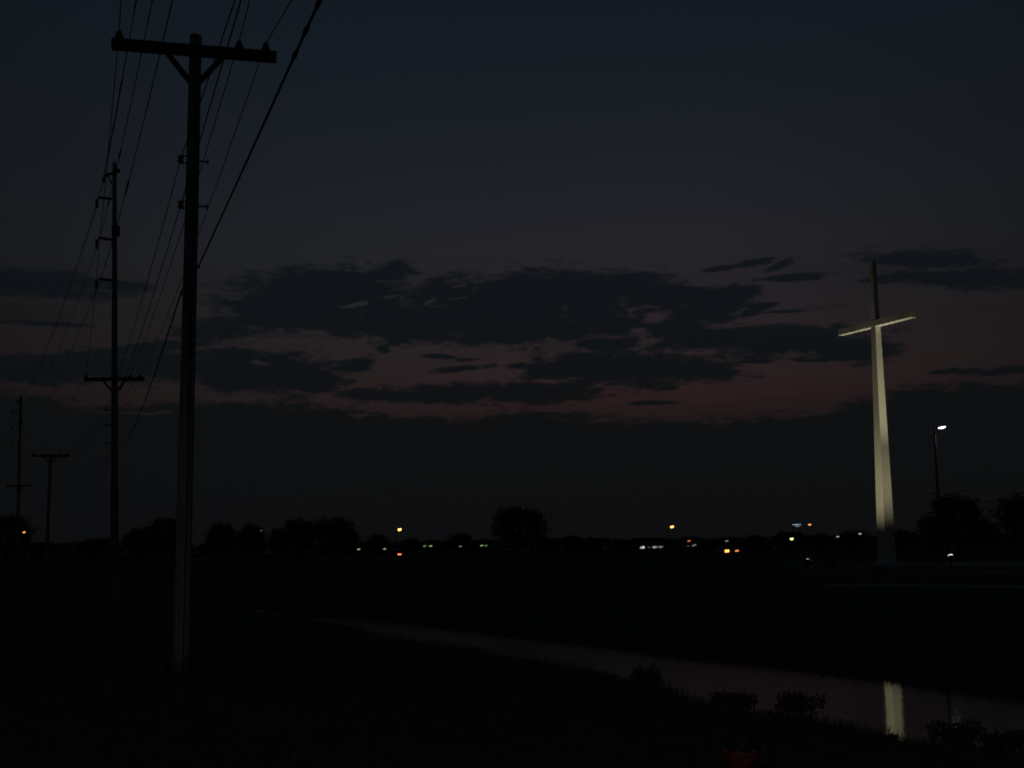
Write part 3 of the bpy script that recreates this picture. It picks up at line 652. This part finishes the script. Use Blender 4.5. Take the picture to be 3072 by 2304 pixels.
# cars with their tail lamps towards us
TYRE = mat('tyre_rubber', (.02,.02,.02), (.03,.03,.03), 8, .9); GLASS = mat('car_glass', (.02,.022,.025), (.03,.03,.035), 3, .08, spec=.6)
def car(px, py, Y, col, strength, label, paint, side=1, wpx=10, hpx=4, second=0.25):
    p = at(px, py, Y); zg = gz(p.x, p.y)
    if p.z - zg > 1.4 or p.z-zg < .5: p.z = zg + .85
    r = empty('parked_car', (p.x - side*.62, p.y+2.0, zg), label, 'car', 'cars standing far off with lamps on')
    prof = [(-2.15,.35),(-2.2,.62),(-2.12,.92),(-1.5,.98),(-1.15,1.40),(.45,1.45),(1.15,1.0),(2.05,.86),(2.2,.6),(2.15,.32)]
    def ext(pr, w0, inset=0):
        mb = MB(); o = 0
        for sx in (-1, 1):
            for y, z in pr: mb.v.append((sx*(w0 - (.14 if z > 1.2 else 0)), y, z))
        n_ = len(pr); mb.f.append(tuple(range(n_))); mb.f.append(tuple(range(n_, 2*n_))[::-1])
        for i in range(n_): j = (i+1) % n_; mb.f.append((i, i+n_, j+n_, j))
        return mb
    ext(prof, .86).build('body', paint, r)
    MB().quadbox((0,-1.345,1.20), ((1,0,0),(0,.35,.42),(0,-.42,.35)), (.62,.20,.01)).build('rear_window', GLASS, r)
    for sx in (-1, 1):
        for y in (-1.35, 1.35):
            MB().lathe([(.22,-.1),(.32,-.1),(.32,.1),(.22,.1)], (sx*.80, y, .32), 16, (1,0,0)).build('wheel', TYRE, r, True)
        w = wpx/F*Y/2; h_ = hpx/F*Y/2
        s_ = strength if sx == side else strength*second
        MB().quadbox((sx*.62,-2.19,.80), ((1,0,.12),(0,1,0),(-.12,0,1)), (w, .03, h_)).build('tail_lamp', emit('tail_lamp', col, s_), r)
PA = mat('silver_paint', (.3,.3,.32), (.34,.34,.36), 4, .3, metal=.6); PB = mat('dark_blue_paint', (.02,.03,.07), (.03,.04,.08), 4, .3); PC = mat('maroon_paint', (.10,.015,.015), (.12,.02,.02), 4, .3)
car(1199,1644,170,RE,2.2,'distant car whose red lamp shines under the orange street lamp',PB, second=.0)
car(2180,1637,200,(1,.36,.06),3.6,'distant car with the brightest orange lamp, right of the middle',PA, wpx=12, hpx=7, second=.0)
car(2210,1636,203,(1,.25,.08),1.4,'distant car with a dimmer red lamp, right beside the bright one',PC, second=.0)
# ------------------------------------------------------------------ lit shop front, sign, small house
def shop(px0, px1, Y, htop, wins, label, col, name='shop_building'):
    a = at(px0, 1640, Y); b_ = at(px1, 1640, Y); zg = gz((a.x+b_.x)/2, Y); w = (b_.x-a.x)/2; cx = (a.x+b_.x)/2
    r = empty(name, (cx, Y, zg), label, 'building')
    MB().box((0, 4, htop/2-.2), (w, 4, htop/2+.2)).build('wall', WALLM, r)
    MB().box((0, 4, htop+.14), (w+.25, 4.25, .14)).build('roof', ROOFM, r)
    for (x, y, ww, hh, s_) in wins:
        p = at(x, y, Y); c = Vector((p.x-cx, -.03, p.z-zg)); ww = ww/F*Y/2; hh = hh/F*Y/2
        wdw = MB().box(c, (ww+.08, .03, hh+.08)).build('window', DSTEEL, r)
        m_ = emit('lit_pane', col, s_); MB().box(c+Vector((0,-.035,0)), (ww, .008, hh)).build('pane', m_, wdw)
shop(1915, 2000, 210, 2.7, [(1923,1643,5,5,.5),(1930,1642,6,7,.75),(1947,1642,8,3,.07),(1963,1641.5,10,5,.35),(1972,1641,4,5,.18),(1981,1641,6,5,.25),(1987,1640,4,4,.12)], 'low dark building with a row of pale lit windows', (1,.97,.88))
shop(2052, 2100, 215, 2.7, [(2065,1638,8,3,.05),(2079,1637,6,4.5,.16),(2085,1635,6,4,.20)], 'small dark building with two faint windows and a red lamp before it', (.9,.95,.9))
lamp(2067,1623,204,RE,.9,9,3.8,'small red lamp standing in front of the building with two faint windows')
lamp(2180,1623,230,(.85,.9,1),.35,10,3,'faint white lamp above the bright orange car lamp')
# pylon sign
p = at(2390,1576,300); zg = gz(p.x, p.y); sg = empty('pylon_sign', (p.x, p.y, zg), 'pale blue lit roadside sign of two short lines, high left of the cross', 'sign')
h = p.z-zg; k = 300/F
for sx in (-.7, .7): MB().tube([(sx,0,-.2),(sx,0,h+.4)], .09, 8).build('post', DSTEEL, sg)
MB().box((0,.12,h), (14*k,.08,6*k)).build('sign_board', DSTEEL, sg)
MB().quadbox((0,.02,h+2.0*k), ((1,0,.03),(0,1,0),(-.03,0,1)), (12.5*k,.02,1.5*k)).build('upper_line', emit('sign_tube', (.62,.85,1), .42), sg)
MB().quadbox((3*k,.02,h-2.8*k), ((1,0,.03),(0,1,0),(-.03,0,1)), (7.5*k,.02,1.6*k)).build('lower_line', emit('sign_tube', (.5,.75,1), .20), sg)
# ------------------------------------------------------------------ bank vegetation
def blades(name, pts, hmin, hmax, wid, m, seed, label, cat, lean_=.35):
    rg = np.random.default_rng(seed); n = len(pts); hgt = rg.uniform(hmin, hmax, n); a = rg.uniform(0, 6.28, n); ln = rg.uniform(.05, lean_, n)*hgt
    dx, dy = np.cos(a), np.sin(a); wx_, wy_ = -dy*wid, dx*wid; x, y, z = pts.T
    V_ = np.stack([np.c_[x-wx_, y-wy_, z-.03], np.c_[x+wx_, y+wy_, z-.03], np.c_[x+wx_*.6+dx*ln*.4, y+wy_*.6+dy*ln*.4, z+hgt*.6], np.c_[x+dx*ln, y+dy*ln, z+hgt]], 1).reshape(-1, 3)
    i = np.arange(n)*4; Fc = np.concatenate([np.c_[i, i+1, i+2], np.c_[i, i+2, i+3]])
    m_ = bpy.data.meshes.new(name); m_.from_pydata(V_.tolist(), [], Fc.tolist()); m_.materials.append(m)
    o = bpy.data.objects.new(name, m_); COL.objects.link(o)
    if cat: tag(o, label, cat, None, 'stuff')
    return o
rg = np.random.default_rng(3)
def along(L_, n, lo, hi, t0=0, t1=1, side=-1):
    t_ = rg.uniform(t0, t1, n); p = resample(L_, np.sort(t_)); d = np.gradient(p, axis=0); 
    q = resample(L_, np.clip(np.sort(t_)+.002, 0, 1)) - resample(L_, np.clip(np.sort(t_)-.002, 0, 1)); q /= np.hypot(*q.T)[:, None]+1e-9
    nrm = np.c_[-q[:, 1], q[:, 0]]*side; return p + nrm*rg.uniform(lo, hi, n)[:, None]
pn = along(near, 9000, -.1, 1.6, .25, .95, -1); pn = pn[(vnoise(pn[:,0], pn[:,1], .9, 5) > .42)]
blades('bank_reeds', np.c_[pn, height(pn)], .06, .20, .006, REED, 8, 'rough reeds and grass along the near edge of the stream', 'reeds')
pf = along(far, 7000, -.1, 1.2, .25, .95, 1)
blades('bank_grass', np.c_[pf, height(pf)], .04, .12, .008, REED, 9, 'rough grass along the far edge of the stream', 'grass')
n = 70000; Y_ = 5 + 22*rg.uniform(0, 1, n)**1.5; X_ = rg.uniform(-.46, .46, n)*Y_
gp = np.c_[X_, Y_]; gp = gp[~inside(gp)]
blades('lawn_grass', np.c_[gp, height(gp)], .04, .12, .004, BLADE, 10, 'mown grass covering the near lawn', 'grass')
tf = rg.normal(0, .16, (260, 2)) + np.array([P1.x, P1.y])
o = blades('weeds', np.c_[tf, height(tf)], .10, .38, .007, REED, 12, 'tall weeds growing round the foot of the nearest pole', 'weeds')
def shrub(px, py, Y, w, h, label, seed, n=1500):
    p = at(px, py, Y); z = gz(p.x, p.y); r = empty('shrub', (p.x, p.y, z), label, 'shrub', 'shrubs on the near bank of the stream')
    rgx = random.Random(seed); lobes = [(rgx.uniform(-.5,.5)*w, rgx.uniform(-.3,.3)*w, h*rgx.uniform(.25,.8), w*.25, w*.25, h*.25) for _ in range(9)]
    m_ = leafmesh(lobes, n, .022, seed); o = bpy.data.objects.new('foliage', m_); COL.objects.link(o); o.parent = r
    mb = MB()
    for i in range(14):
        a = rgx.uniform(0, 6.28); q = rgx.uniform(.1, .5)*w; hh = h*rgx.uniform(.7, 1.2)
        mb.tube([(q*.2*math.cos(a), q*.2*math.sin(a), -.1), (q*.6*math.cos(a), q*.5*math.sin(a), hh*.5), (q*math.cos(a), q*.7*math.sin(a), hh)], [.008, .006, .002], 5)
    mb.build('stem', BARK, r)
shrub(1945,2035,23.4,.42,.42,'small shrub standing out against the narrow part of the water',1)
shrub(2205,2150,19.2,.5,.30,'low shrub on the near bank above the fire hydrant',2)
shrub(2412,2150,18.6,.55,.42,'rounded shrub on the near bank between the hydrant and the reflection',3)
shrub(2672,2215,16.6,.10,.10,'tiny tuft in front of the reflection of the cross',4,160)
shrub(2870,2262,15.4,.50,.34,'low shrub on the near bank right of the reflection',5)
shrub(3010,2280,14.9,.6,.30,'broad low shrub on the near bank by the right edge',6)
